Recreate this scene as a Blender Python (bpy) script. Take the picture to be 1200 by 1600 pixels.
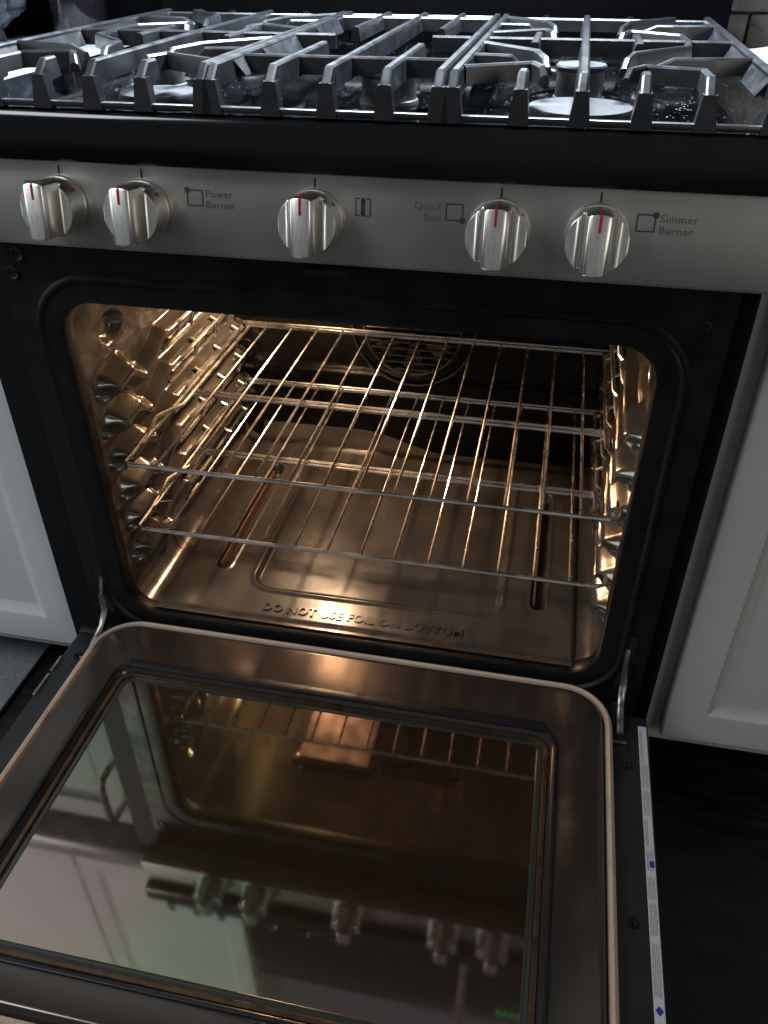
import bpy, bmesh, math, random
from mathutils import Vector, Matrix, noise as mn
random.seed(7)
R = math.radians
for o in list(bpy.data.objects): bpy.data.objects.remove(o)
scn = bpy.context.scene
COL = scn.collection

# ------------------------------------------------------------------ camera
cam = bpy.data.cameras.new('camera')
cam.sensor_fit = 'VERTICAL'; cam.sensor_height = 36.0
cam.lens = 36.0*1290.8/1600.0
cam.clip_start = 0.02; cam.clip_end = 60
co = bpy.data.objects.new('camera', cam); COL.objects.link(co)
yaw, pitch, roll = R(11.645), R(35.545), R(-0.104)
f = Vector((-math.sin(yaw)*math.cos(pitch), math.cos(yaw)*math.cos(pitch), -math.sin(pitch)))
r = Vector((math.cos(yaw), math.sin(yaw), 0)); u = r.cross(f)
r2 = r*math.cos(roll)+u*math.sin(roll); u2 = u*math.cos(roll)-r*math.sin(roll)
m = Matrix((r2, u2, -f)).transposed().to_4x4(); m.translation = Vector((.2021, -.7659, 1.0291))
co.matrix_world = m
scn.camera = co

# ------------------------------------------------------------------ world, exposure
w = bpy.data.worlds.new('World'); scn.world = w; w.use_nodes = True
bg = w.node_tree.nodes['Background']
bg.inputs['Color'].default_value = (.86, .95, 1.0, 1); bg.inputs['Strength'].default_value = .13
scn.view_settings.view_transform = 'Standard'; scn.view_settings.look = 'None'
scn.view_settings.exposure = 0; scn.view_settings.gamma = 1
scn.render.engine = 'CYCLES'
scn.cycles.max_bounces = 10; scn.cycles.glossy_bounces = 6; scn.cycles.transmission_bounces = 6
scn.cycles.caustics_reflective = True; scn.cycles.sample_clamp_indirect = 4.0
scn.cycles.blur_glossy = .5

def area(name, loc, target, sx, sy, power, color):
    l = bpy.data.lights.new(name, 'AREA'); l.shape = 'RECTANGLE'; l.size = sx; l.size_y = sy
    l.energy = power; l.color = color
    if name.startswith('hood'): l.spread = R(125)
    o = bpy.data.objects.new(name, l); COL.objects.link(o); o.location = loc
    o.rotation_euler = (Vector(target)-Vector(loc)).to_track_quat('-Z', 'Y').to_euler()
    return o
area('room_light', (-1.6, -1.3, 2.45), (-.5, .2, 1.1), 1.0, .8, 30, (.90, .96, 1.0))
area('right_fill', (1.75, -1.75, 1.35), (.3, 0, .7), .9, .9, 6.5, (1.0, .93, .86))  # fill lamp added low on the right to light the knob edges
area('left_fill', (-2.3, -.75, 1.25), (0, -.05, .8), .8, 1.0, 7, (.88, .95, 1.0))  # level fill added at the left for streaks on the knob bevels

# ------------------------------------------------------------------ materials
def mat(name, col, rough=.5, metal=0., noise=None, bump=None, **kw):
    """noise=(scale, amount, stretch xyz)  bump=(scale, strength, stretch xyz)"""
    M = bpy.data.materials.new(name); M.use_nodes = True
    nt = M.node_tree; b = nt.nodes['Principled BSDF']
    b.inputs['Base Color'].default_value = (*col, 1); b.inputs['Roughness'].default_value = rough
    b.inputs['Metallic'].default_value = metal
    for k, v in kw.items(): b.inputs[k].default_value = v
    tc = nt.nodes.new('ShaderNodeTexCoord')
    def tex(scale, st, detail=4):
        mp = nt.nodes.new('ShaderNodeMapping'); mp.inputs['Scale'].default_value = st
        nt.links.new(tc.outputs['Object'], mp.inputs['Vector'])
        n = nt.nodes.new('ShaderNodeTexNoise'); n.inputs['Scale'].default_value = scale
        n.inputs['Detail'].default_value = detail
        nt.links.new(mp.outputs['Vector'], n.inputs['Vector']); return n
    if noise:
        n = tex(noise[0], noise[2] if len(noise) > 2 else (1, 1, 1))
        rp = nt.nodes.new('ShaderNodeMapRange')
        rp.inputs['From Min'].default_value = .3; rp.inputs['From Max'].default_value = .7
        rp.inputs['To Min'].default_value = 1-noise[1]; rp.inputs['To Max'].default_value = 1+noise[1]
        nt.links.new(n.outputs['Fac'], rp.inputs['Value'])
        mx = nt.nodes.new('ShaderNodeMix'); mx.data_type = 'RGBA'; mx.blend_type = 'MULTIPLY'
        mx.inputs[0].default_value = 1; mx.inputs[6].default_value = (*col, 1)
        nt.links.new(rp.outputs['Result'], mx.inputs[7]); nt.links.new(mx.outputs[2], b.inputs['Base Color'])
        mr = nt.nodes.new('ShaderNodeMapRange')
        mr.inputs['From Min'].default_value = .3; mr.inputs['From Max'].default_value = .7
        mr.inputs['To Min'].default_value = max(.02, rough*(1-noise[1])); mr.inputs['To Max'].default_value = min(1, rough*(1+noise[1]))
        nt.links.new(n.outputs['Fac'], mr.inputs['Value']); nt.links.new(mr.outputs['Result'], b.inputs['Roughness'])
    if bump:
        n2 = tex(bump[0], bump[2] if len(bump) > 2 else (1, 1, 1), 6)
        bp = nt.nodes.new('ShaderNodeBump'); bp.inputs['Strength'].default_value = bump[1]
        bp.inputs['Distance'].default_value = .002
        nt.links.new(n2.outputs['Fac'], bp.inputs['Height']); nt.links.new(bp.outputs['Normal'], b.inputs['Normal'])
    return M
M = {}
M['frame'] = mat('black_enamel_frame', (.0052, .0055, .006), .42, noise=(30, .2), bump=(60, .03), **{'Specular IOR Level': .32})
M['black'] = mat('black_paint', (.005, .005, .006), .55, **{'Specular IOR Level': .2})
M['hole'] = mat('dark_hollow', (.003, .003, .003), .8)
M['cooktop'] = mat('black_glossy_cooktop', (.004, .0045, .0055), .18, noise=(12, .45, (.3, 1, 1)), **{'Specular IOR Level': .5})
M['steel'] = mat('brushed_stainless', (.43, .42, .395), .42, 1., noise=(9, .10), bump=(420, .05, (.02, 1, 4)))
M['knob'] = mat('satin_metal_knob', (.84, .82, .77), .33, 1., noise=(90, .08, (6, 6, .15)), bump=(500, .025, (4, 4, .12)))
M['chrome'] = mat('rack_wire_steel', (.80, .77, .73), .27, 1., noise=(30, .22))
def paint_sparkles(Mt, scale, thr, col):
    nt = Mt.node_tree; b = nt.nodes['Principled BSDF']; tc = nt.nodes.new('ShaderNodeTexCoord')
    v = nt.nodes.new('ShaderNodeTexVoronoi'); v.inputs['Scale'].default_value = scale
    nt.links.new(tc.outputs['Object'], v.inputs['Vector'])
    big = nt.nodes.new('ShaderNodeTexNoise'); big.inputs['Scale'].default_value = 14; nt.links.new(tc.outputs['Object'], big.inputs['Vector'])
    sub = nt.nodes.new('ShaderNodeMath'); sub.operation = 'MULTIPLY_ADD'; sub.inputs[1].default_value = .32; sub.inputs[2].default_value = thr-.135
    nt.links.new(big.outputs['Fac'], sub.inputs[0])
    lt = nt.nodes.new('ShaderNodeMath'); lt.operation = 'LESS_THAN'
    nt.links.new(v.outputs['Distance'], lt.inputs[0]); nt.links.new(sub.outputs[0], lt.inputs[1])
    mx = nt.nodes.new('ShaderNodeMix'); mx.data_type = 'RGBA'; mx.inputs[7].default_value = (*col, 1)
    src = b.inputs['Base Color'].links[0].from_socket
    nt.links.new(src, mx.inputs[6]); nt.links.new(lt.outputs[0], mx.inputs[0]); nt.links.new(mx.outputs[2], b.inputs['Base Color'])
M['cooktop_top'] = mat('sparkle_painted_cooktop', (.0010, .0011, .0013), .07, noise=(25, .2), **{'Specular IOR Level': .35})
paint_sparkles(M['cooktop_top'], 190, .07, (.45, .48, .54))  # pale dots put the wet sparkles of the top into its colour
M['iron'] = mat('cast_iron_grate', (.0075, .0085, .0108), .36, noise=(50, .2), bump=(380, .05), **{'Specular IOR Level': .8})
M['cap'] = mat('grey_burner_cap', (.030, .032, .037), .55, noise=(60, .15), bump=(400, .1))
M['burner'] = mat('burner_base', (.09, .09, .09), .5, .2, noise=(60, .3))
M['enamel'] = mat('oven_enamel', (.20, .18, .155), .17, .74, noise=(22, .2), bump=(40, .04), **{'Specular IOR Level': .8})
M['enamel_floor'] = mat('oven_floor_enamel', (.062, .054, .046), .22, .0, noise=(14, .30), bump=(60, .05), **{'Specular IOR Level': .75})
M['enamel_shaded'] = mat('shaded_back_enamel', (.006, .0055, .005), .16, .0, noise=(20, .25), bump=(50, .06))  # oven enamel darkened to paint in the shade on the back wall
M['door_enamel'] = mat('door_enamel', (.060, .049, .042), .17, .55, noise=(7, .10), bump=(300, .006), **{'Specular IOR Level': .9})
M['door_black'] = mat('door_edge_black', (.012, .013, .015), .38, noise=(30, .25))
M['gasket'] = mat('woven_gasket', (.47, .37, .295), .85, noise=(400, .15, (1, 1, 1)), bump=(900, .4))
M['bead'] = mat('window_bead', (.13, .09, .06), .3, .8, noise=(60, .2))
M['rubber'] = mat('black_rubber', (.008, .009, .012), .35)
M['hinge'] = mat('hinge_steel', (.30, .29, .28), .35, 1., noise=(90, .4), bump=(120, .2))
M['white'] = mat('painted_cabinet', (.50, .53, .53), .5, noise=(6, .04), bump=(120, .02))
M['white_warmlit'] = mat('painted_cabinet_warmlit', (.45, .435, .415), .5, noise=(6, .04), bump=(120, .02))  # same cabinet paint with the warmer light of the right side tinted in
M['label'] = mat('label_paper', (.50, .51, .55), .5)
M['print'] = mat('label_print', (.27, .27, .33), .6)
M['blue'] = mat('label_blue', (.02, .025, .30), .5)
M['ink'] = mat('black_ink', (.028, .027, .026), .5)
M['grey_ink'] = mat('grey_ink', (.085, .082, .077), .5)
M['red'] = mat('red_paint', (.42, .012, .02), .35)
M['floor'] = mat('dark_floor', (.006, .005, .0045), .5, noise=(9, .4, (1, 6, 1)))
M['mat'] = mat('grey_mat', (.24, .25, .265), .8, noise=(200, .2), bump=(500, .3))
M['stone'] = mat('stone_tile', (.11, .095, .078), .6, noise=(55, .6), bump=(60, .5))
M['grout'] = mat('grout', (.10, .09, .08), .8)
M['wall'] = mat('painted_wall', (.55, .54, .50), .7)
M['counter'] = mat('pale_stone_counter', (.55, .56, .58), .16, noise=(24, .3), bump=(50, .03))
M['cloth'] = mat('white_cloth', (.40, .43, .47), .8, noise=(60, .12), bump=(300, .3))
M['dark_glass'] = mat('black_glass', (.008, .007, .010), .08)
M['splash'] = mat('black_splash', (.002, .002, .0025), .7, **{'Specular IOR Level': .03})
M['bag'] = mat('clear_plastic', (.06, .075, .10), .25, noise=(20, .3), bump=(25, .6), **{'Transmission Weight': .35})
M['crumb'] = mat('yellow_crumb', (.75, .55, .10), .7)
M['crumbw'] = mat('pale_crumb', (.75, .78, .82), .35)
M['slot_glow'] = mat('lamplit_slot_face', (.26, .135, .075), .5, .2, noise=(90, .35))  # coppery lamplight on the slots' left faces, put into the colour
M['shield'] = mat('shield_steel', (.62, .50, .42), .38, 1., noise=(30, .2))
M['upper_bright'] = mat('brightened_upper_cabinet', (.78, .78, .75), .5, noise=(6, .04))  # cabinet paint lightened to brighten its reflection in the door glass
M['reflection_band'] = mat('painted_frame_reflection', (.030, .034, .029), .2, .0, **{'Specular IOR Level': .7})
M['fan'] = mat('fan_steel', (.22, .18, .15), .3, 1., noise=(40, .3))
def emit(name, col, s):
    Mt = bpy.data.materials.new(name); Mt.use_nodes = True; b = Mt.node_tree.nodes['Principled BSDF']
    b.inputs['Base Color'].default_value = (*col, 1)
    b.inputs['Emission Color'].default_value = (*col, 1); b.inputs['Emission Strength'].default_value = s; return Mt
M['bulb'] = emit('oven_bulb', (1, .62, .28), 40)
M['led'] = emit('green_digits', (.25, 1, .2), .05)
M['hoodlamp'] = emit('hood_lamp', (.80, .90, 1.0), 3)
# coated window glass: dark behind, thin-film tinted reflection
g = bpy.data.materials.new('coated_door_glass'); g.use_nodes = True; b = g.node_tree.nodes['Principled BSDF']
b.inputs['Base Color'].default_value = (.022, .015, .008, 1); b.inputs['Roughness'].default_value = .06
b.inputs['IOR'].default_value = 3.1
b.inputs['Thin Film IOR'].default_value = 2.83
nt = g.node_tree; tc = nt.nodes.new('ShaderNodeTexCoord'); n = nt.nodes.new('ShaderNodeTexNoise')
n.inputs['Scale'].default_value = 2.6; n.inputs['Detail'].default_value = 1
dist = nt.nodes.new('ShaderNodeVectorMath'); dist.operation = 'DISTANCE'; dist.inputs[1].default_value = (-.215, -.60, .235)
nt.links.new(tc.outputs['Object'], dist.inputs[0])
wob = nt.nodes.new('ShaderNodeMath'); wob.operation = 'MULTIPLY_ADD'; wob.inputs[1].default_value = .12
nt.links.new(n.outputs['Fac'], wob.inputs[0]); nt.links.new(dist.outputs['Value'], wob.inputs[2])
def mrng(a_, b_, c_, d_):
    q = nt.nodes.new('ShaderNodeMapRange'); q.interpolation_type = 'SMOOTHSTEP'
    for nm_, v_ in (('From Min', a_), ('From Max', b_), ('To Min', c_), ('To Max', d_)): q.inputs[nm_].default_value = v_
    nt.links.new(wob.outputs[0], q.inputs['Value']); return q
qa = mrng(.06, .24, 30, 0); qb = mrng(.20, .42, 192, 221)
ad = nt.nodes.new('ShaderNodeMath'); ad.operation = 'ADD'
nt.links.new(qa.outputs['Result'], ad.inputs[0]); nt.links.new(qb.outputs['Result'], ad.inputs[1])
nt.links.new(tc.outputs['Object'], n.inputs['Vector']); nt.links.new(ad.outputs[0], b.inputs['Thin Film Thickness'])
sc = nt.nodes.new('ShaderNodeTexNoise'); sc.inputs['Scale'].default_value = 60; mp = nt.nodes.new('ShaderNodeMapping')
mp.inputs['Scale'].default_value = (.12, 1.6, 1); mp.inputs['Rotation'].default_value = (0, 0, .5)
nt.links.new(tc.outputs['Object'], mp.inputs['Vector']); nt.links.new(mp.outputs['Vector'], sc.inputs['Vector'])
bp = nt.nodes.new('ShaderNodeMapRange'); bp.inputs['From Min'].default_value = .35; bp.inputs['From Max'].default_value = .75
bp.inputs['To Min'].default_value = .032; bp.inputs['To Max'].default_value = .065
nt.links.new(sc.outputs['Fac'], bp.inputs['Value']); nt.links.new(bp.outputs['Result'], b.inputs['Roughness'])
M['glass'] = g

# ------------------------------------------------------------------ helpers
def tag(o, label=None, cat=None, group=None, kind=None):
    if label: o['label'] = label
    if cat: o['category'] = cat
    if group: o['group'] = group
    if kind: o['kind'] = kind
    return o
def empty(name, loc):
    o = bpy.data.objects.new(name, None); o.empty_display_size = .05; COL.objects.link(o); o.location = loc; return o
def root_of(p):
    while p.parent: p = p.parent
    return p
class MB:
    def __init__(s): s.v = []; s.f = []; s.sm = []
    def add(s, vs, fs, smooth=False):
        n = len(s.v); s.v += [tuple(v) for v in vs]
        for q in fs: s.f.append([i+n for i in q]); s.sm.append(smooth)
        return s
    def box(s, x0, x1, y0, y1, z0, z1, bev=0.):
        if bev <= 0:
            vs = [(x, y, z) for z in (z0, z1) for y in (y0, y1) for x in (x0, x1)]
            return s.add(vs, [(0, 2, 3, 1), (4, 5, 7, 6), (0, 1, 5, 4), (1, 3, 7, 5), (3, 2, 6, 7), (2, 0, 4, 6)])
        bm = bmesh.new(); bmesh.ops.create_cube(bm, size=1)
        for v in bm.verts:
            v.co = Vector(((x0+x1)/2+v.co.x*(x1-x0), (y0+y1)/2+v.co.y*(y1-y0), (z0+z1)/2+v.co.z*(z1-z0)))
        bmesh.ops.bevel(bm, geom=bm.edges[:], offset=bev, segments=2, affect='EDGES', profile=.5)
        bm.verts.index_update()
        s.add([v.co[:] for v in bm.verts], [[v.index for v in q.verts] for q in bm.faces], True); bm.free(); return s
    def tube(s, pts, rad, n=8, caps=True):
        pts = [Vector(p) for p in pts]; vs = []; k = len(pts)
        t0 = (pts[1]-pts[0]).normalized()
        up = Vector((0, 0, 1)) if abs(t0.z) < .9 else Vector((1, 0, 0))
        for i, p in enumerate(pts):
            t = ((pts[min(i+1, k-1)]-pts[max(i-1, 0)])).normalized()
            a = t.cross(up).normalized(); bb = a.cross(t); up = bb
            rr = rad[i] if isinstance(rad, (list, tuple)) else rad
            for j in range(n):
                an = 2*math.pi*j/n; vs.append(p+a*rr*math.cos(an)+bb*rr*math.sin(an))
        fs = [(i*n+j, i*n+(j+1) % n, (i+1)*n+(j+1) % n, (i+1)*n+j) for i in range(k-1) for j in range(n)]
        if caps: fs += [tuple(range(n))[::-1], tuple((k-1)*n+j for j in range(n))]
        return s.add(vs, fs, True)
    def lathe(s, c, prof, n=40, axis='z'):
        vs = []
        for (rr, h) in prof:
            for j in range(n):
                a = 2*math.pi*j/n
                vs.append((c[0]+rr*math.cos(a), c[1]+rr*math.sin(a), c[2]+h) if axis == 'z' else (c[0]+rr*math.cos(a), c[1]+h, c[2]+rr*math.sin(a)))
        k = len(prof)
        fs = [(i*n+j, i*n+(j+1) % n, (i+1)*n+(j+1) % n, (i+1)*n+j) for i in range(k-1) for j in range(n)]
        fs += [tuple(range(n))[::-1], tuple((k-1)*n+j for j in range(n))]
        return s.add(vs, fs, True)
    def loops(s, ls, close_last=False, smooth=True):
        n = len(ls[0]); vs = [p for l in ls for p in l]
        fs = [(i*n+j, i*n+(j+1) % n, (i+1)*n+(j+1) % n, (i+1)*n+j) for i in range(len(ls)-1) for j in range(n)]
        if close_last: fs.append(tuple((len(ls)-1)*n+j for j in range(n)))
        return s.add(vs, fs, smooth)
    def grid(s, nu, nv, fn, smooth=True):
        vs = [fn(i, j) for i in range(nu) for j in range(nv)]
        fs = [(i*nv+j, i*nv+j+1, (i+1)*nv+j+1, (i+1)*nv+j) for i in range(nu-1) for j in range(nv-1)]
        return s.add(vs, fs, smooth)
    def prism(s, poly, d):
        """poly: list of 3-D points, extruded by vector d"""
        n = len(poly); d = Vector(d); vs = [Vector(p) for p in poly]+[Vector(p)+d for p in poly]
        return s.add(vs, [tuple(range(n))[::-1], tuple(range(n, 2*n))]+[(i, (i+1) % n, n+(i+1) % n, n+i) for i in range(n)])
    def bar(s, path, wt, wb, h, bev=.0016):
        """grate bar: path of top-centre points, trapezoid section (wt top width, wb bottom width), h height or list"""
        P = [Vector(p) for p in path]; k = len(P); ls = []
        for i, p in enumerate(P):
            a = (P[i]-P[i-1]).normalized() if i else None; c = (P[i+1]-P[i]).normalized() if i < k-1 else None
            t = ((a or c)+(c or a)); t = Vector((t.x, t.y, 0))
            if t.length < 1e-6: t = Vector((0, 1, 0))
            t.normalize(); sd = Vector((t.y, -t.x, 0))
            if a and c:
                aa = Vector((a.x, a.y, 0)); 
                if aa.length > 1e-6: sd = sd/max(.5, abs(sd.dot(Vector((aa.y, -aa.x, 0)).normalized())))
            hh = h[i] if isinstance(h, (list, tuple)) else h
            z = Vector((0, 0, 1))
            ls.append([p-sd*wb/2-z*hh, p-sd*wt/2-z*bev, p-sd*(wt/2-bev), p+sd*(wt/2-bev), p+sd*wt/2-z*bev, p+sd*wb/2-z*hh])
        n = 6; vs = [q for l in ls for q in l]
        fs = [(i*n+j, i*n+(j+1) % n, (i+1)*n+(j+1) % n, (i+1)*n+j) for i in range(k-1) for j in range(n)]
        fs += [tuple(range(n))[::-1], tuple((k-1)*n+j for j in range(n))]
        return s.add(vs, fs)
    def build(s, name, material, parent=None, smooth_angle=40, loc=None):
        me = bpy.data.meshes.new(name)
        off = root_of(parent).location if parent else Vector(loc or (0, 0, 0))
        me.from_pydata([(v[0]-off.x, v[1]-off.y, v[2]-off.z) for v in s.v], [], s.f)
        for p, q in zip(me.polygons, s.sm): p.use_smooth = q
        bm = bmesh.new(); bm.from_mesh(me); bmesh.ops.recalc_face_normals(bm, faces=bm.faces); bm.to_mesh(me); bm.free()
        me.set_sharp_from_angle(angle=R(smooth_angle))
        me.materials.append(material)
        o = bpy.data.objects.new(name, me); COL.objects.link(o)
        if parent: o.parent = parent
        else: o.location = off
        return o
def rr(cx, cy, hw, hh, rad, n=8):
    """rounded rectangle, 2-D, ccw"""
    pts = []
    for k, (sx, sy) in enumerate(((1, 1), (-1, 1), (-1, -1), (1, -1))):
        for i in range(n+1):
            a = math.pi/2*(k+i/n)
            pts.append((cx+sx*(hw-rad)+rad*math.cos(a), cy+sy*(hh-rad)+rad*math.sin(a)))
    return pts
def sstep(t): t = max(0., min(1., t)); return t*t*(3-2*t)
def segd(p, a, b):
    ax, ay = a; bx, by = b; dx, dy = bx-ax, by-ay
    t = max(0, min(1, ((p[0]-ax)*dx+(p[1]-ay)*dy)/(dx*dx+dy*dy)))
    return math.hypot(p[0]-ax-t*dx, p[1]-ay-t*dy)
def copy_tree(o, parent=None):
    c = o.copy(); COL.objects.link(c)
    if parent: c.parent = parent
    for ch in list(o.children): copy_tree(ch, c)
    return c
def text_mb(body, size, org, ux, uy, un, extrude, offset=0., spacing=1., align='LEFT'):
    """lettering as geometry: org + x*ux + y*uy + z*un"""
    cu = bpy.data.curves.new('lettering', 'FONT'); cu.body = body; cu.size = size; cu.extrude = extrude; cu.offset = offset
    cu.resolution_u = 3; cu.space_character = spacing; cu.align_x = align
    o = bpy.data.objects.new('lettering', cu); COL.objects.link(o)
    dg = bpy.context.evaluated_depsgraph_get(); me = bpy.data.meshes.new_from_object(o.evaluated_get(dg))
    org, ux, uy, un = map(Vector, (org, ux, uy, un))
    mb = MB(); mb.add([org+ux*v.co.x+uy*v.co.y+un*v.co.z for v in me.vertices], [list(p.vertices) for p in me.polygons])
    bpy.data.objects.remove(o); bpy.data.curves.remove(cu); bpy.data.meshes.remove(me); return mb

# ================================================================== THE SETTING
tag(MB().box(-4, 4, -4, 3, -.05, 0).build('floor', M['floor']), 'near black kitchen floor under the stove', kind='structure')
mt = MB().box(-1.5, -.575, -.9, .135, .002, .010, .003).build('floor_mat', M['mat'], loc=(-1.0, -.4, .002))
tag(mt, 'flat grey floor mat beside the stove, under the left cabinet', 'floor mat')

# wall of stone tiles behind
wl = empty('kitchen_wall', (0, .6, 0)); tag(wl, 'back kitchen wall with mottled stone tiles behind the stove', 'wall')
MB().box(-2.2, 2.2, .612, .72, 0, 2.4).build('wall_core', M['grout'], wl)
tw, th = .152, .076
tile = None
for rr_ in range(8):
    for c_ in range(-9, 9):
        x = .405+.02+c_*tw+(tw/2 if rr_ % 2 else 0)
        z = .8855+.043+(rr_-.5)*th
        if tile is None:
            tile = MB().box(-tw/2+.0015, tw/2-.0015, -.012, 0, -th/2+.0015, th/2-.0015, .002).build('tile', M['stone'], None)
            o = tile
        else:
            o = tile.copy(); COL.objects.link(o)
        o.parent = wl; o.location = (x+tw/2, .0115-random.random()*.001, z)

# ================================================================== CABINETS
def panel_door(mb, x0, x1, z0, z1, y0, y1, fr=.055):
    """raised panel door, face at y0 (towards viewer)"""
    def ring(ins, y): return [(x0+ins, y, z0+ins), (x1-ins, y, z0+ins), (x1-ins, y, z1-ins), (x0+ins, y, z1-ins)]
    mb.loops([ring(0, y1), ring(0, y0+.002), ring(.002, y0), ring(fr-.006, y0), ring(fr-.004, y0+.0015), ring(fr+.010, y0+.0100), ring(fr+.012, y0+.0100)], True, smooth=False)
    mb.add(ring(0, y1), [(0, 1, 2, 3)])
def base_cabinet(x0, x1, dx0, dx1, m, label):
    c = empty('base_cabinet', ((x0+x1)/2, .3, 0)); tag(c, label, 'cabinet')
    MB().box(x0, x1, .052, .598, .10, .846).build('carcass', m, c)
    MB().box(x0+.01, x1-.01, .145, .598, .0, .0995).build('toe_kick', M['black'], c)
    mb = MB(); panel_door(mb, dx0, dx1, .130, .800, .030, .0515); d = mb.build('door', m, c)
    return c, d
lc, ld = base_cabinet(-1.10, -.427, -.86, -.429, M['white'], 'pale grey white base cabinet with panelled door left of the stove')
h = MB().tube([(-.452, .030, .640), (-.452, .006, .642), (-.452, -.002, .655), (-.452, -.004, .700), (-.452, -.002, .742), (-.452, .006, .755), (-.452, .030, .757)], .006)
h.build('handle', M['hinge'], ld)
rc, rd = base_cabinet(.402, 1.05, .420, .86, M['white_warmlit'], 'white base cabinet with panelled door right of the stove')
for (x0, x1, lb) in ((-1.3, -.392, 'pale stone countertop at the left of the stove'), (.392, 1.3, 'pale stone countertop at the right of the stove')):
    tag(MB().box(x0, x1, .002, .599, .847, .885, .004).build('countertop', M['counter'], loc=((x0+x1)/2, .3, .847)), lb, 'countertop')
def wall_cabinet(x0, x1, label):
    c = empty('wall_cabinet', ((x0+x1)/2, .45, 1.42)); tag(c, label, 'cabinet')
    MB().box(x0, x1, .30, .598, 1.42, 2.3).build('carcass', M['upper_bright'], c)
    n = 2; ww = (x1-x0)/n
    for i in range(n):
        mb = MB(); panel_door(mb, x0+i*ww+.004, x0+(i+1)*ww-.004, 1.425, 2.295, .28, .2995); mb.build('door', M['upper_bright'], c)
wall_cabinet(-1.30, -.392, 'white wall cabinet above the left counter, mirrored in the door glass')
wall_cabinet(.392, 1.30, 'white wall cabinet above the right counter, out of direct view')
# microwave hood above the stove: seen mirrored in the glass, and its lamp lights the cooktop
mw = empty('microwave_hood', (0, .44, 1.46)); tag(mw, 'black microwave hood above the stove with lit underside, seen mirrored', 'microwave')
MB().box(-.38, .38, .30, .598, 1.46, 1.86, .004).build('case', M['dark_glass'], mw)
MB().box(-.376, .20, .280, .2985, 1.475, 1.85, .003).build('door', M['dark_glass'], mw)
MB().tube([(.19, .28, 1.50), (.19, .25, 1.505), (.19, .25, 1.82), (.19, .28, 1.825)], .011).build('handle', M['steel'], mw)
kp = MB().box(.204, .376, .282, .2985, 1.475, 1.85, .003).build('keypad', M['dark_glass'], mw)
mb = MB()
for i in range(4): mb.box(.285+i*.018, .297+i*.018, .279, .2815, 1.775, 1.795)
mb.build('clock_digits', M['led'], kp)
MB().box(-.24, -.10, .36, .42, 1.455, 1.4595).build('lamp_lens', M['hoodlamp'], mw)
MB().box(.10, .24, .36, .42, 1.455, 1.4595).build('lamp_lens', M['hoodlamp'], mw)
area('hood_lamp_light', (-.17, .39, 1.448), (-.10, .22, .9), .30, .10, 15.0, (.78, .89, 1.0))
area('hood_lamp_light', (.17, .39, 1.448), (.12, .22, .9), .30, .10, 15.0, (.78, .89, 1.0))

# ================================================================== THE RANGE
rg = empty('kitchen_range', (0, .25, 0)); tag(rg, 'black and stainless gas range with its lit oven open and racks inside', 'stove')
ZB, ZT, HW = .2525, .697, .315           # oven mouth
cz, hz = (ZB+ZT)/2, (ZT-ZB)/2
# body
b_ = MB().box(-.376, -.345, .012, .595, .03, .874).box(.345, .376, .012, .595, .03, .874).box(-.345, .345, .575, .595, .03, .874)
b_.box(-.345, .345, .03, .57, .03, .17)
b_.build('body', M['black'], rg)
MB().box(-.4235, -.3765, .014, .45, .03, .874).build('gap_filler', M['black'], rg)  # black filler added to keep the shaded gap by the left cabinet dark
mb = MB()
def fl(off, y, rad=.040): return [(x, y, z) for (x, z) in rr(0, cz, HW+off, hz+off, max(.002, rad+off))]
outer = [(x, .0, z) for (x, z) in rr(0, (.175+.80)/2, .372, (.80-.175)/2, .003)]
outer2 = [(x, .012, z) for (x, z) in rr(0, (.175+.80)/2, .372, (.80-.175)/2, .003)]
mb.loops([fl(.004, .026), fl(.0, .020), fl(.0, .004), fl(.0012, .001), fl(.004, 0), fl(.0225, 0), fl(.024, -.0015), fl(.026, -.0035), fl(.029, -.0035), fl(.031, -.0015), fl(.0325, 0), outer, outer2])
ff = mb.build('front_frame', M['frame'], rg)
for (x, z) in ((-.347, .747), (-.358, .726), (.348, .724)):
    rad = .0085 if x < -.35 or z > .73 else .006
    MB().lathe((x, -.0005, z), [(rad, 0), (rad*.95, -.0008), (rad*.7, -.0012), (rad*.6, -.0006), (.001, -.0005)], 18, 'y').build('screw', M['frame'], ff)
sl = MB().box(-.034, .012, -.010, .0, .7490, .756, .001); sl.build('latch_slot', M['hole'], ff)
MB().box(-.010, .026, -.014, -.002, .757, .7605, .001).build('latch_lip', M['black'], ff)

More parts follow.
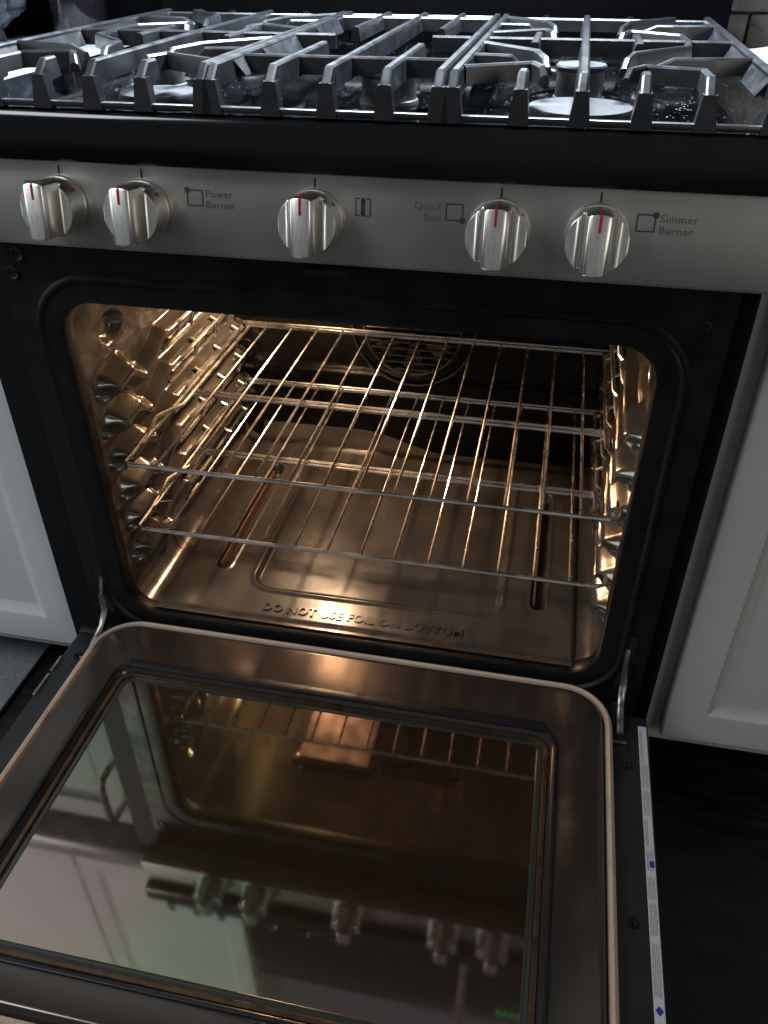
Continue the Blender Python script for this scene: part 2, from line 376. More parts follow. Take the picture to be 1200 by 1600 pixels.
# oven cavity -------------------------------------------------------
CY0, CY1 = .010, .500
XL, XR = -.3195, .3235
ZF, ZC = .2495, .712
GZ = [.569, .519, .471, .421, .371, .321]
def wall_h(y, z):
    h = 0.
    for k, q in enumerate(GZ):
        for a, b2, rad, ht, sh in (((.215, q+.004), (.475, q+.004), .0125, .0195, 1.), ((.235, q-.017), (.47, q-.017), .0075, .008, 1.),
                              ((.140, q-.026), (.212, q+.004), .0125, .019, 1.), ((.062, q-.004+.003*math.sin(k*2.3)), (.100, q+.002), .0232, .0240, 1.), ((.10, q), (.142, q-.026), .0155, .018, 1.)):
            if abs(z-q) > .06: continue
            d = segd((y, z), a, b2)
            if d < rad: h = max(h, ht*(sstep((rad-d)/(rad*sh)))**.7)
        d = math.hypot(y-.050-.003*math.sin(k*5), z-q+.008)
        if d < .0125: h -= .017*sstep((.0125-d)/.009)
    d = math.hypot((y-.105)/1.5, z-.625)
    if d < .022: h -= .012*sstep((.022-d)/.012)
    h += .0012*mn.noise(Vector((y*26, z*26, 3)))+.0002*mn.noise(Vector((y*90, z*90, 7)))
    if .016 < y < .026: h += .0022*math.sin((y-.016)/.010*math.pi)
    h += .0009*math.sin(y*41+z*13)*math.sin(z*37-y*17)
    return h
def side_wall(sx):
    X = XL if sx < 0 else XR
    prof = []                              # (x, z, displaced?)
    rc_, rf_ = .030, .036
    for i in range(9):
        a = math.pi/2*(1-i/8); prof.append((rc_*(1-math.cos(a)), ZC-rc_+rc_*math.sin(a), 0))
    zs = [ZC-rc_-(ZC-rc_-ZF-rf_)*i/229 for i in range(1, 230)]
    for z in zs: prof.append((0, z, 1))
    for i in range(1, 10):
        a = math.pi/2*i/9; prof.append((rf_*(1-math.cos(a)), ZF+rf_-rf_*math.sin(a), 0))
    ny = 180
    def fn(i, j):
        dx, z, d = prof[i]; y = CY0+(CY1-CY0)*j/(ny-1)
        hh = (wall_h(y, z) if d else 0)+dx
        return (X-sx*hh, y, z)
    mb = MB().grid(len(prof), ny, fn)
    return mb.build('cavity_side_wall', M['enamel'], rg, 60)
for sx in (-1, 1):
    wo = side_wall(sx)
    for k, q in enumerate(GZ):
        X = (XL if sx < 0 else XR)-sx*.0215
        for dz, dx in ((.007, .0), (-.014, -.006)):
            MB().tube([(X+sx*.012, .225+dz, q+dz-.006), (X-sx*dx, .245+dz, q+dz), (X-sx*dx, .36, q+dz+.0008), (X-sx*dx, .482, q+dz), (X+sx*.014, .494, q+dz)], .0034, 8).build('guide_wire', M['chrome'], wo)
        for y in (.29, .37, .45):
            MB().tube([(X+sx*.008, y, q+.013), (X, y, q+.009), (X+sx*.001, y, q-.006), (X+sx*.006, y, q-.017)], .0033, 8).build('guide_clip', M['chrome'], wo)
MB().grid(2, 2, lambda i, j: (XL+.030+(XR-XL-.06)*i, CY0+(CY1-CY0)*j, ZC)).build('cavity_ceiling', M['enamel'], rg)
# floor pan with pressed centre, channel slots and a front lip
FX0, FX1 = XL+.036, XR-.036
def floor_h(x, y):
    h = 0.
    d = abs(x-.008)-.178, abs(y-.255)-.170
    q = math.hypot(max(d[0]+.03, 0), max(d[1]+.03, 0))+min(max(d[0], d[1])+.03, 0)-.03
    h += -.0035*sstep((-q)/.006)+.0025*sstep(1-abs(q-.003)/.006)
    for xs in (-.226, .238):
        e = segd((x, y), (xs, .125), (xs, .395))
        h += .0015*sstep(1-abs(e-.0125)/.004)-.016*sstep((.0105-e)/.003)
    for xs in (-.268, .268):
        pass
    h += .006*sstep((.032-y)/.018)
    if y > .455: h += .035*((y-.455)/.045)**2*sstep((.06-x)/.16)
    h += .0006*math.sin(x*19+1)*math.sin(y*23)
    return h
nx, ny = 300, 210
MBf = MB().grid(nx, ny, lambda i, j: (lambda x, y: (x, y, ZF+floor_h(x, y)))(FX0+.001+(FX1-FX0-.002)*i/(nx-1), CY0+(CY1-CY0)*j/(ny-1)))
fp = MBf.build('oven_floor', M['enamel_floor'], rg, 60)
MB().tube([(FX0, .030, ZF+.001), (FX0, .47, ZF+.001)], .0028, 6).build('floor_seam', M['enamel'], fp)
MB().tube([(FX1, .030, ZF+.001), (FX1, .47, ZF+.001)], .0028, 6).build('floor_seam', M['hole'], fp)
for xs in (-.226, .238):
    MB().box(xs-.0075, xs-.0045, .13, .39, ZF-.015, ZF-.0025).build('burner_slot_edge', M['slot_glow'], fp)
text_mb('DO NOT USE FOIL ON BOTTOM', .0225, (-.138, .0405, ZF), (.785, 0, 0), (0, .92, 0), (0, 0, 1), .0019, .0008, 1.10).build('embossed_lettering', M['enamel_floor'], fp)
# back wall with fan
bk = MB().box(XL, XR, CY1-.001, CY1+.01, ZF, ZC+.02).build('cavity_back_wall', M['enamel_shaded'], rg)
fc = (-.008, CY1-.001, .487)
fm = MB()
for (r0, d) in ((.103, .005), (.081, .010)):
    fm.tube([(fc[0]+r0*math.cos(a), fc[1]-d, fc[2]+r0*math.sin(a)) for a in [2*math.pi*i/48 for i in range(49)]], .0022, 8, False)
fan = fm.build('fan_cover', M['fan'], bk)
sg = MB()
for k in range(13):
    z = fc[2]-.072+k*.012; hw = math.sqrt(max(0, .078**2-(z-fc[2])**2))
    sg.box(fc[0]-hw, fc[0]+hw, fc[1]-.010, fc[1]-.007, z-.0016, z+.0016)
sg.build('fan_grille', M['fan'], bk)
fb = MB()
for k in range(7):
    a = 2*math.pi*k/7; ca, sa = math.cos(a), math.sin(a); cb, sb = math.cos(a+.5), math.sin(a+.5)
    fb.prism([(fc[0]+.02*ca, fc[1]-.004, fc[2]+.02*sa), (fc[0]+.07*ca, fc[1]-.006, fc[2]+.07*sa), (fc[0]+.07*cb, fc[1]-.003, fc[2]+.07*sb), (fc[0]+.02*cb, fc[1]-.002, fc[2]+.02*sb)], (0, -.001, 0))
fb.build('fan_blades', M['fan'], bk)
# broil shield on the ceiling (mirrored in the door glass)
br = MB().box(-.150, -.020, .165, .44, .690, .6925).box(-.150, -.020, .160, .165, .690, .706).build('broil_shield', M['shield'], rg)
MB().box(.0, .128, .185, .44, .688, .6905).box(.0, .128, .180, .185, .688, .706).build('broil_shield', M['enamel_shaded'], rg)
for x, y in ((-.158, .166), (-.018, .170), (.138, .186)):
    MB().lathe((x, y, .7115), [(.009, 0), (.009, -.008), (.005, -.010), (.001, -.010)], 14).build('bracket_screw', M['fan'], br)
# oven lamp: on the back wall, upper left, above what the mouth shows
lp = MB().lathe((-.165, CY1-.001, .640), [(.036, 0), (.036, -.006), (.030, -.010), (.028, -.012)], 28, 'y').build('oven_lamp', M['fan'], rg)
MB().lathe((-.165, CY1-.012, .640), [(.020, 0), (.022, -.008), (.017, -.020), (.008, -.027), (.001, -.028)], 24, 'y').build('bulb', M['bulb'], lp)
MB().prism([(-.146, .4600, .589), (-.112, .4420, .589), (-.060, .4150, .589), (-.02, .395, .589), (-.02, .499, .589), (-.146, .499, .589)], (0, 0, .002)).build('shadow_plate', M['fan'], rg)  # unseen plate added to cast shade on the rear right of the floor
pl = bpy.data.lights.new('oven_lamp_light', 'POINT'); pl.energy = 6.2; pl.color = (1, .65, .39); pl.shadow_soft_size = .012
po = bpy.data.objects.new('oven_lamp_light', pl); COL.objects.link(po); po.location = (-.165, CY1-.058, .635)

# control panel ------------------------------------------------------
PB, PT = Vector((0, -.050, .775)), Vector((0, -.037, .851))
up = (PT-PB).normalized(); nrm = Vector((0, -up.z, up.y)); PX = .381
def pp(x, t, d=0): return PB+Vector((x, 0, 0))+up*t+nrm*d
PL = (PT-PB).length
cp = MB()
secs = [(PB+Vector((0, .045, .004)))] + [pp(0, .003, -.003), pp(0, .0008, -.0008)] + [pp(0, .0035, 0), pp(0, PL, 0)] + [PT+Vector((0, .04, 0))]
cp.prism([Vector((-PX, s.y, s.z)) for s in secs], (2*PX, 0, 0))
cpo = cp.build('control_panel', M['steel'], rg, 20)
def decal(mb, x0, x1, t0, t1, d=.0003):
    mb.add([pp(x0, t0, d), pp(x1, t0, d), pp(x1, t1, d), pp(x0, t1, d)], [(0, 1, 2, 3)])
def disc(mb, x, t, rad, d=.0003, n=16):
    mb.add([pp(x+rad*math.cos(2*math.pi*i/n), t+rad*math.sin(2*math.pi*i/n), d) for i in range(n)], [tuple(range(n))])
KX = [-.2540, -.1720, -.0090, .1540, .2360]; KT = .0388
for x in KX:
    ink = MB(); decal(ink, x-.0009, x+.0009, .0655, .0735); ink.build('tick_mark', M['ink'], cpo)
def square(x, t, hw, hh, gap):
    lw = .0006; ink = MB()
    decal(ink, x-hw, x+hw, t+hh-lw, t+hh+lw); decal(ink, x-hw, x+hw, t-hh-lw, t-hh+lw)
    decal(ink, x-hw-lw, x-hw+lw, t-hh, t+hh); decal(ink, x+hw-lw, x+hw+lw, t-hh, t+hh)
    disc(ink, x+gap[0]*hw, t+gap[1]*hh, .0026, .0006)
    ink.build('burner_symbol', M['ink'], cpo)
ST = .0515
square(-.2830, ST, .007, .0065, (-1, -1)); square(-.1215, ST, .0072, .0065, (-1, 1)); square(.1150, ST, .0072, .0065, (1, -1)); square(.2745, ST, .0072, .0065, (1, 1))
ink = MB()
for s in (-1, 1):     # centre burner symbol
    x = .0345+s*.0065; decal(ink, x-.0005, x+.0005, ST-.007, ST+.007)
    for t in (-.007, .007): decal(ink, min(x, x-s*.004), max(x, x-s*.004), ST+t-.0005, ST+t+.0005)
decal(ink, .0345-.0018, .0345+.0018, ST-.0065, ST+.0065); disc(ink, .0345, ST+.006, .0018); disc(ink, .0345, ST-.006, .0018)
ink.build('burner_symbol', M['ink'], cpo)
for body, x, al in (('Power', -.1115, 'LEFT'), ('Burner', -.1115, 'LEFT'), ('Quick', .1035, 'RIGHT'), ('Boil', .1035, 'RIGHT'), ('Simmer', .2855, 'LEFT'), ('Burner', .2855, 'LEFT')):
    t = ST-.0080 if body in ('Burner', 'Boil') else ST+.0012
    text_mb(body, .0088, pp(x, t, .0004), (1, 0, 0), up, nrm, 0, .00004, 1.12, al).build('printed_word', M['grey_ink'], cpo)
# knobs
def make_knob():
    k = MB(); rad = .0260
    def kp_(a, t, d): return pp(a, KT+t-d*.065, d)
    n = 40          # skirt
    prof = [(.0262, .0004), (.0266, .002), (.0266, .005), (.0262, .0065)]
    k.loops([[kp_(q*math.cos(2*math.pi*j/n), q*math.sin(2*math.pi*j/n), d) for j in range(n)] for q, d in prof], True)
    sec = [(-.02595, .0250), (-.0256, .0280), (-.0251, .0289), (-.0242, .0293), (-.0230, .0294), (-.0212, .0294), (-.0190, .0294), (-.0182, .0295), (-.0172, .0298), (-.0164, .0303), (-.0157, .0302), (-.0151, .0292), (-.0146, .0268), (-.0141, .0240), (-.0134, .0226), (-.0126, .0226), (-.0118, .0240), (-.0113, .0280), (-.0110, .0350), (-.0106, .0415), (-.0101, .0444), (-.0092, .0460), (-.0080, .0468), (-.0055, .0471), (0, .0473)]
    sec = sec+[(-x, h) for x, h in sec[-2::-1]]
    ls = []
    for x, hh in sec:
        c = math.sqrt(max(0, rad*rad-x*x))
        inb = abs(x) < .0111
        top = math.sqrt(.0260**2-x*x)-.0006 if inb else c
        bot = c-.0022 if inb else c
        c2 = .0013 if c > .004 else 0
        ls.append([kp_(x, -bot, .005), kp_(x, -bot, hh-.0018), kp_(x, -bot+c2*.4, hh-.0005), kp_(x, -bot+c2, hh), kp_(x, top-c2*1.3, hh), kp_(x, top-c2*.4, hh-.0006), kp_(x, top, hh-.0022), kp_(x, top, .005)])
    vs = [p for l in ls for p in l]; nn = 8; q = len(ls)
    fs = [(i*nn+j, i*nn+j+1, (i+1)*nn+j+1, (i+1)*nn+j) for i in range(q-1) for j in range(nn-1)]
    fs += [tuple(range(nn)), tuple((q-1)*nn+j for j in range(nn))[::-1]]
    k.add(vs, fs, True)
    o = k.build('knob', M['knob'], rg, 28)
    mk = MB(); tp = .0254
    prs = [(tp-.0140, .0476), (tp-.0014, .0476), (tp-.0004, .0470), (tp+.0003, .0455), (tp+.0003, .0330)]
    for (t0, d0), (t1, d1) in zip(prs, prs[1:]):
        mk.add([kp_(-.0011, t0, d0), kp_(.0011, t0, d0), kp_(.0011, t1, d1), kp_(-.0011, t1, d1)], [(0, 1, 2, 3)])
    mk.build('red_pointer', M['red'], o)
    fl_ = MB(); a = R(38)
    c0 = Vector((math.cos(a), math.sin(a)))
    def sk(da, d): return kp_(.0264*math.cos(a+da), .0264*math.sin(a+da), d)
    fl_.add([sk(-.10, .0135), sk(.02, .0115), sk(.09, .0145), sk(.03, .0185), sk(-.03, .0165)], [(0, 1, 2, 3, 4)])
    fl_.build('flame_mark', M['red'], o)
    return o
k0 = make_knob()
for i, x in enumerate(KX):
    o = k0 if i == 0 else copy_tree(k0, rg)
    o.location.x = x
# cooktop --------------------------------------------------------------
ct = MB()
sec = [(-.034, .8525), (-.0490, .8528), (-.0532, .8545), (-.0538, .860), (-.0532, .882), (-.0527, .8870), (-.0515, .8910), (-.0495, .8945), (-.0465, .8968), (-.0430, .8972), (-.0405, .8962), (-.039, .8945), (.515, .8945), (.515, .876), (.0, .8525)]
ct.prism([(-.385, y, z) for y, z in sec], (.77, 0, 0))
cto = ct.build('cooktop', M['cooktop'], rg, 50)
MB().box(-.382, .382, -.039, .514, .8935, .8948).build('cooktop_surface', M['cooktop_top'], cto)
# pressed wells round the burners
def ringwell(x, y, r0):
    mb = MB(); 
    for q, hh in ((r0, .0016),):
        mb.tube([(x+q*math.cos(2*math.pi*i/48), y+q*math.sin(2*math.pi*i/48), .8945) for i in range(49)], .003, 6, False)
    mb.build('burner_well', M['cooktop'], cto)
BURN = [(.208, .095, .0225, .0255), (.039, .052, .0262, .022), (-.200, .095, .0225, .0255), (.208, .335, .024, .018), (-.200, .335, .024, .018)]
for (x, y, rad, hh) in BURN:
    bo = MB().lathe((x, y, .8945), [(rad*1.04, 0), (rad*1.02, .003), (rad*.96, .004), (rad*.94, hh), (rad*.5, hh)], 40).build('burner', M['burner'], rg)
    MB().lathe((x, y, .8945+hh), [(rad*.9, .0002), (rad, .0008), (rad*1.02, .003), (rad*.97, .0045), (rad*.3, .005), (.001, .005)], 40).build('burner_cap', M['cap'], bo)
    ringwell(x, y, rad*2.1)
for (x, y, rad) in ((.2105, .020, .0445), (-.172, .022, .036)):
    MB().lathe((x, y, .8947), [(rad*.96, 0), (rad, .002), (rad, .0055), (rad*.97, .0075), (rad*.3, .0085), (.001, .0085)], 48).build('burner_disc', M['cap'], rg)
MB().box(-.385, .388, .5155, .56, .80, 1.10, .006).build('backguard', M['splash'], rg)
sp = MB().box(-1.2, -.386, .580, .5995, .8852, 1.13, .003).build('dark_sheet', M['splash'], loc=(-.7, .59, .8852))  # black sheet added to keep the wall dark behind the left counter
tag(sp, 'added black sheet standing in for dark things behind the left counter', 'splash panel')
cr = MB()
for i in range(60):
    x = random.choice((random.gauss(.25, .06), random.gauss(.17, .03), random.uniform(-.34, .34))); y = random.choice((random.uniform(-.035, .1), random.uniform(-.03, .3)))
    if abs(x) > .35: continue
    s = random.uniform(.0004, .0008)
    cr.add([(x-s, y, .8945), (x+s*.8, y-s*.5, .8945), (x+s*.1, y+s, .8945), (x, y, .8945+s*.5)], [(0, 1, 3), (1, 2, 3), (2, 0, 3)])
tag(cr.build('grease_specks', M['crumbw'], cto), kind='stuff')
for x, y, s, mm in ((.2155, -.0475, .0026, 'crumb'), (.083, -.0475, .0018, 'crumb'), (.3365, -.0475, .0016, 'crumbw')):
    mb = MB()
    bm = bmesh.new(); bmesh.ops.create_icosphere(bm, subdivisions=1, radius=s)
    for v in bm.verts: v.co *= random.uniform(.7, 1.25)
    bm.verts.index_update(); mb.add([(v.co.x+x, v.co.y+y, v.co.z*.8+.8970+s*.6) for v in bm.verts], [[v.index for v in q.verts] for q in bm.faces]); bm.free()
    mb.build('crumb', M[mm], loc=(x, y, .897))
    o = COL.objects[-1]
    tag(o, {(.2155): 'yellow crumb on the cooktop lip below the large grey burner disc', (.083): 'tiny yellow crumb on the cooktop lip below the middle grate', (.3365): 'tiny pale crumb on the cooktop lip at the right end'}[x], 'crumb')

# grates ----------------------------------------------------------------
ZG = .9345; WT, WB = .0072, .0120
def foot(mb, x, y1, wt=.0078, z1=ZG):
    """bar that comes from y1, slopes down at the front and stands on the cooktop"""
    mb.bar([(x, y1, z1), (x, -.036, z1), (x, -.0495, z1-.011)], wt, wt*1.55, [.0155, .017, .0262])
    mb.prism([(x-wt*.66, -.0495, z1-.0111), (x+wt*.66, -.0495, z1-.0111), (x+wt*1.12, -.0505, .8975), (x-wt*1.12, -.0505, .8975)], (0, .011, 0))
def finger(mb, pts, h=.0135):
    p = [Vector((x, y, ZG)) for x, y in pts]; hs = [h]*len(p)
    a, b2 = p[-2], p[-1]; tip = a.lerp(b2, .80); 
    p[-1] = tip; e = b2.copy(); e.z = ZG-.0065; p.append(e); hs.append(h-.0062)
    mb.bar(p, .0064, .0100, hs)
def side_grate(s, off, label):
    """s=1: as seen on the right; s=-1 mirrored"""
    X = lambda x: s*x+off
    g = empty('burner_grate', (X(.230), .21, .8975)); tag(g, label, 'grate', 'cast iron grates on the cooktop')
    def P(name, fn):
        mb = MB(); fn(mb); return mb.build(name, M['iron'], g, 25)
    P('side_bar', lambda mb: (foot(mb, X(.110), .455), mb.bar([(X(.110), .4555, ZG), (X(.110), .466, ZG-.010)], WT, WB, [.014, .0262])))
    def outer(mb):
        foot(mb, X(.353), .455)
        for y0, y1 in ((-.02, .075), (.10, .20), (.225, .34), (.365, .45)):
            mb.prism([(X(.350), y0, ZG-.002), (X(.350), y1, ZG-.002), (X(.341), y1-.006, ZG-.016), (X(.341), y0+.006, ZG-.016)], (s*.002, 0, -.001))
    P('side_bar', outer)
    P('centre_bar', lambda mb: (foot(mb, X(.210), .455), mb.bar([(X(.210), .4555, ZG), (X(.210), .466, ZG-.01)], WT, WB, [.014, .0262])))
    P('front_rail', lambda mb: mb.box(X(.353)-.004 if s < 0 else X(.108), X(.108) if s < 0 else X(.353)+.004, -.0495, -.043, .8985, .9035, .001))
    P('back_rail', lambda mb: mb.bar([(X(.108), .444, ZG-.003), (X(.355), .444, ZG-.003)], .006, .008, .014))
    P('cross_bar', lambda mb: (mb.bar([(X(.113), .204, ZG-.0008), (X(.350), .207, ZG-.0008)], .0062, .0085, .016),
                               mb.bar([(X(.1615), .155, ZG), (X(.1615), .250, ZG)], .008, .010, .012), mb.bar([(X(.2605), .160, ZG), (X(.2605), .250, ZG)], .008, .010, .012)))
    for x in (.163, .257): P('front_foot', lambda mb: foot(mb, X(x), -.020))
    for x in (.160, .262, .306): P('back_post', lambda mb: mb.bar([(X(x), .448, ZG), (X(x), .466, ZG-.006)], .009, .012, [.02, .03]))
    P('front_foot', lambda mb: (foot(mb, X(.304), -.028), finger(mb, [(X(.304), -.028), (X(.303), .004), (X(.258), .018), (X(.243), -.010)])))
    for pts in (((.114, -.010), (.168, .022), (.179, -.008)), ((.114, .067), (.155, .060)), ((.113, .160), (.167, .102), (.179, .042)),
                ((.112, .250), (.167, .290), (.178, .254)), ((.113, .338), (.154, .334)), ((.113, .428), (.166, .374), (.177, .310)),
                ((.349, .078), (.268, .060)), ((.349, .355), (.270, .340)), ((.313, .444), (.259, .388), (.246, .308)),
                ((.308, .204), (.306, .254), (.256, .288), (.245, .250)), ((.309, .206), (.304, .156), (.253, .100), (.243, .044))):
        P('finger', lambda mb: finger(mb, [(X(x), y) for x, y in pts]))
    return g
side_grate(1, 0, 'right cast iron grate over the large grey burner disc')
side_grate(-1, .009, 'left cast iron grate over the smaller grey burner disc')
g = empty('burner_grate', (.004, .21, .8975)); tag(g, 'middle cast iron grate with straight parallel bars', 'grate', 'cast iron grates on the cooktop')
def P(name, fn):
    mb = MB(); fn(mb); return mb.build(name, M['iron'], g, 25)
for x in (-.0925, .0985):
    def sb(mb):
        foot(mb, x, .455); mb.bar([(x, .4555, ZG), (x, .466, ZG-.01)], WT, WB, [.014, .0262])
        q = 1 if x < 0 else -1
        for y0, y1 in ((.0, .03), (.08, .20), (.27, .37)):
            mb.prism([(x+q*.003, y0, ZG-.001), (x+q*.003, y1, ZG-.001), (x+q*.013, y1-.006, ZG-.015), (x+q*.013, y0+.006, ZG-.015)], (-q*.002, 0, -.001))
    P('side_bar', sb)
P('centre_bar', lambda mb: (foot(mb, .0065, .455), mb.bar([(.0065, .4555, ZG), (.0065, .466, ZG-.01)], WT, WB, [.014, .0262])))
for x in (-.041, .055):
    P('front_foot', lambda mb: foot(mb, x, .128))
    P('back_bar', lambda mb: mb.bar([(x, .262, ZG), (x, .455, ZG), (x, .466, ZG-.01)], WT, WB, [.014, .014, .0262]))
P('cross_bar', lambda mb: mb.bar([(-.089, .031, ZG-.0008), (.095, .031, ZG-.0008)], .0062, .0085, .015))
P('cross_bar', lambda mb: mb.bar([(-.089, .402, ZG-.0008), (.095, .402, ZG-.0008)], .0062, .0085, .015))
P('finger', lambda mb: mb.bar([(-.089, .196, ZG), (-.046, .196, ZG)], .008, .010, .014))
P('finger', lambda mb: mb.bar([(.095, .196, ZG), (.056, .196, ZG)], .008, .010, .014))
P('front_rail', lambda mb: mb.box(-.096, .102, -.0495, -.043, .8985, .9035, .001))
P('back_rail', lambda mb: mb.bar([(-.094, .458, ZG-.003), (.10, .458, ZG-.003)], .006, .008, .014))

# ================================================================== OVEN RACKS
def make_rack(z, y1, label):
    k = empty('oven_rack', (.007, .25, z)); tag(k, label, 'oven rack', 'oven racks')
    x0, x1, y0 = -.296, .311, .030
    rad = .0026
    def arc(cx, cy, r_, a0, a1, zz, n=5): return [(cx+r_*math.cos(R(a0+(a1-a0)*i/n)), cy+r_*math.sin(R(a0+(a1-a0)*i/n)), zz) for i in range(n+1)]
    zl = z
    fr = MB().tube([(x0, y0+.07, zl+.004)]+[(x0, y0+.035, zl)]+arc(x0+.008, y0+.008, .008, 180, 270, zl)+arc(x1-.014, y0+.014, .014, 270, 360, zl)+[(x1, y0+.035, zl)]+[(x1, y0+.07, zl+.004)], .0028)
    fr.build('front_rail', M['chrome'], k)
    for x, q in ((x0, 1), (x1, -1)):
        MB().tube([(x, y0+.07, zl+.004), (x+q*.001, y0+.10, zl+.013), (x+q*.006, y0+.13, zl+.008), (x+q*.012, y0+.16, zl+.001), (x+q*.012, y1-.02, zl+.001), (x+q*.012, y1, zl+.003)], .0030).build('side_rail', M['chrome'], k)
        MB().tube([(x+q*.002, y0+.05, zl+.001), (x+q*.003, y1-.01, zl+.002)], .0024).build('side_rail', M['chrome'], k)
    MB().tube([(x0+.004, y1, zl+.002), (x1-.004, y1, zl+.002)], .0032).build('rear_rail', M['chrome'], k)
    MB().tube([(x0+.002, y1-.004, zl+.009), (x1-.002, y1-.004, zl+.009)], .0022).build('rear_rail', M['chrome'], k)
    MB().tube([(x0+.010, y0+.204, zl-.0050), (x1-.002, y0+.202, zl-.0050)], .0027).build('cross_rail', M['chrome'], k)
    MB().tube([(x0+.0, y0+.214, zl-.0045), (x1-.002, y0+.211, zl-.0045)], .0024).build('cross_rail', M['chrome'], k)
    n = 13; first = None
    for i in range(1, n+1):
        x = x0+(x1-x0)*i/(n+1)
        if first is None:
            first = MB().tube([(x, y0, zl), (x, y0+.004, zl+.0030), (x, y1-.010, zl+.0030), (x, y1-.002, zl+.006)], .0019, 8).build('wire', M['chrome'], k); fx = x; o = first
        else:
            o = first.copy(); COL.objects.link(o); o.parent = k; o.location.x = x-fx
    return k
make_rack(.475, .478, 'upper wire oven rack, one shelf above the other')
make_rack(.375, .466, 'lower wire oven rack, close above the oven floor')

# ================================================================== THE DOOR (part of the range)
gl, gr_, gy0, gy1 = -.342, .334, -.009, -.508
gcx, gcy, ghw, ghh = (gl+gr_)/2, (gy0+gy1)/2, (gr_-gl)/2, (gy0-gy1)/2
db = MB().box(-.384, .384, -.560, -.030, .165, .2275, .006).box(-.384, .352, -.030, -.018, .17, .2275, .002)
door = db.build('door', M['door_black'], rg)
# raised inner panel with window hole
wl_, wr_, wy0, wy1 = -.281, .262, -.098, -.4525
wcx, wcy, whw, whh = (wl_+wr_)/2, (wy0+wy1)/2, (wr_-wl_)/2, (wy0-wy1)/2
def dl(off, z, rad=.018): return [(x, y, z) for x, y in rr(wcx, wcy, whw+off, whh+off, max(.002, rad+off))]
def go(off, z, rad=.055): return [(x, y, z) for x, y in rr(gcx, gcy, ghw+off, ghh+off, max(.004, rad+off))]
ip = MB().loops([go(-.001, .2276), go(-.010, .2440), go(-.0125, .2454), go(-.016, .2455), dl(.016, .2455), dl(.010, .2452), dl(.006, .2435), dl(.003, .2365), dl(.0, .2340)])
ip.build('inner_panel', M['door_enamel'], door)
MB().loops([dl(.0125, .2450), dl(.0115, .2472), dl(.0095, .2478), dl(.0075, .2470), dl(.0068, .2440)]).build('window_trim', M['rubber'], door)
MB().box(wl_+.004, wr_-.002, wy0+.0035, wy0+.0165, .2440, .2486, .0018).build('window_seal', M['rubber'], door)
MB().loops([dl(.0030, .2362), dl(.0022, .2384), dl(-.0005, .2386), dl(-.0030, .2380), dl(-.0035, .2352)]).build('window_bead', M['bead'], door)
MB().loops([dl(-.0042, .2352), dl(-.0060, .2356), dl(-.0098, .2356), dl(-.0108, .2352)]).build('frame_reflection', M['reflection_band'], door)  # lighter ring added to imitate the frame's reflection in the glass
MB().add(dl(.0, .2350), [tuple(range(len(dl(0, 0))))]).build('window_glass', M['glass'], door)
MB().loops([[(x, y, z) for x, y, z in go(o_, z_)] for o_, z_ in ((.004, .229), (.0045, .236), (.003, .2405), (.0, .2425), (-.003, .2412), (-.0048, .237), (-.005, .230))]).build('gasket', M['gasket'], door)
# paper label along the right edge
lb = MB().box(.3705, .3803, -.392, -.0475, .2277, .2283).build('label_strip', M['label'], door)
pr = MB(); y = -.052
while y > -.366:
    ln = random.choice((.026, .034, .048, .060)); y2 = max(y-ln, -.367)
    for xx in ((.3718, .3730, .3742), (.3758, .3770, .3782)):
        if random.random() < .14: continue
        for x in xx:
            q = y-random.uniform(0, .004)
            while q > y2+.001:
                e = max(q-random.uniform(.0025, .009), y2); pr.box(x, x+.0006, e, q, .2284, .2285); q = e-.0009
    y = y2-random.choice((.003, .006))
tag(pr.build('label_print', M['print'], lb), kind='stuff')
MB().box(.3750, .3792, -.236, -.229, .2286, .2287).build('label_emblem', M['blue'], lb)
MB().add([(.3755, -.3830, .2286), (.3793, -.3785, .2286), (.3755, -.3740, .2286), (.3717, -.3785, .2286)], [(0, 1, 2, 3)]).build('label_emblem', M['blue'], lb)
MB().box(-.3830, -.3795, -.150, -.112, .2277, .2292).box(-.3830, -.3795, -.108, -.080, .2277, .2292).build('edge_clip', M['hinge'], door)
for x, y in ((-.360, -.075), (.3565, -.110), (.356, -.300)):
    MB().lathe((x, y, .2275), [(.0055, 0), (.005, .0015), (.003, .002), (.001, .001)], 16).build('screw', M['black'], door)
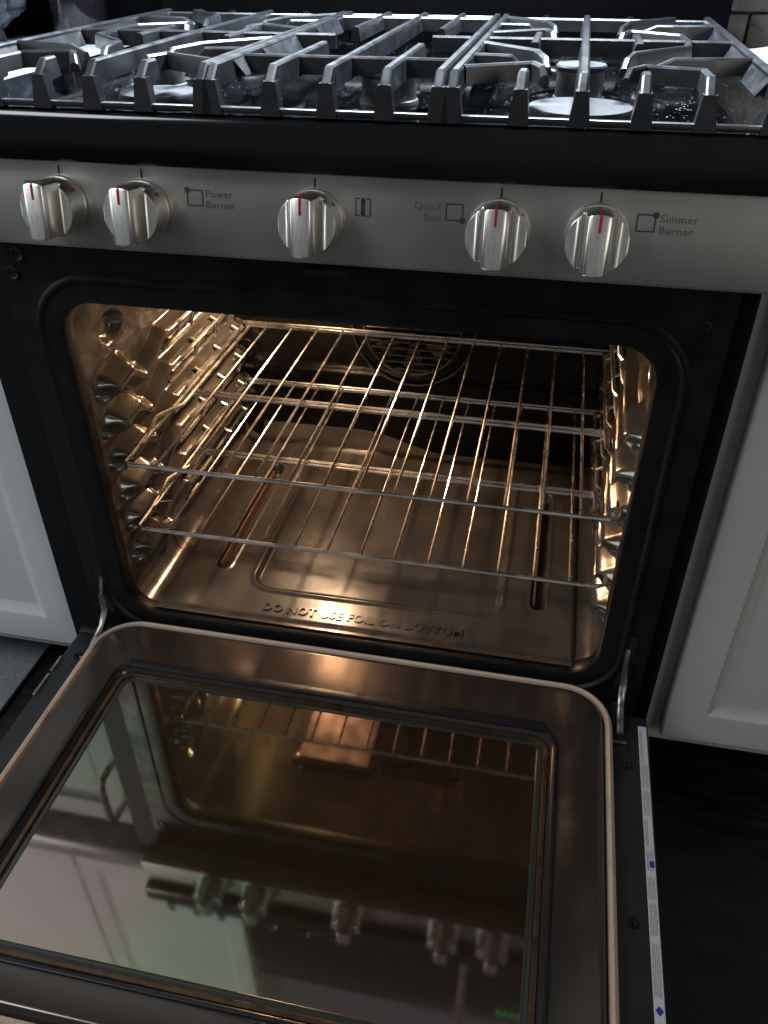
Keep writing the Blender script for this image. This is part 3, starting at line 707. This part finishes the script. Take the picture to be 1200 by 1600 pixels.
# hinge arms
for sx, xa in ((1, .348), (-1, -.346)):
    MB().box(xa-.0085, xa+.0085, -.076, -.014, .2278, .2284).build('hinge_slot', M['hole'], door)
    hm = MB().bar([(xa, .004, .322), (xa-.001, -.012, .285)], .0055, .0055, [.018, .014])
    hm.bar([(xa-.001, -.012, .285), (xa+.001, -.016, .262), (xa, -.030, .246), (xa, -.070, .2345)], .0075, .0075, [.014, .017, .014, .006])
    hm.box(xa-.009, xa+.0075, -.0805, -.0765, .2284, .2315, .0008)
    hm.build('hinge_arm', M['hinge'], door)
    MB().box(xa-.008, xa+.008, -.0015, .0, .245, .328).build('hinge_slot', M['hole'], ff)

# ================================================================== THINGS ON THE COUNTERS
def cloth(i, j):
    x = .415+.30*i/59; y = .04+.50*j/59
    return (x, y, .890+.010*abs(math.sin(y*62+x*4))+.004*math.sin(x*31+y*9))
mb = MB().grid(60, 60, cloth)
n = 3600
mb.grid(60, 60, lambda i, j: (cloth(i, j)[0], cloth(i, j)[1], .8865))
tag(mb.build('dish_cloth', M['cloth'], loc=(.56, .29, .885)), 'white ribbed cloth spread on the right counter beside the grate', 'cloth')
bm = bmesh.new(); bmesh.ops.create_icosphere(bm, subdivisions=5, radius=1)
for v in bm.verts:
    p = v.co.copy(); q = 1+.28*mn.noise(p*2.2)+.16*mn.noise(p*5)+.07*mn.noise(p*12)
    v.co = Vector((p.x*.13*q, p.y*.085*q, max(0.0, .085+p.z*.105*q)))
bm.verts.index_update()
mb = MB().add([(v.co.x-.72, v.co.y+.50, v.co.z+.8855) for v in bm.verts], [[v.index for v in q.verts] for q in bm.faces], True); bm.free()
tag(mb.build('plastic_bag', M['bag'], None, 50, (-.72, .50, .8855)), 'crumpled clear plastic bag on the counter behind the left grate', 'plastic bag')
cn = MB().lathe((-.53, .548, .8855), [(.040, 0), (.042, .004), (.042, .10), (.036, .112), (.030, .116), (.030, .14), (.001, .142)], 32)
tag(cn.build('canister', M['dark_glass'], None, 40, (-.53, .548, .8855)), 'dark canister on the left counter next to the plastic bag', 'canister')
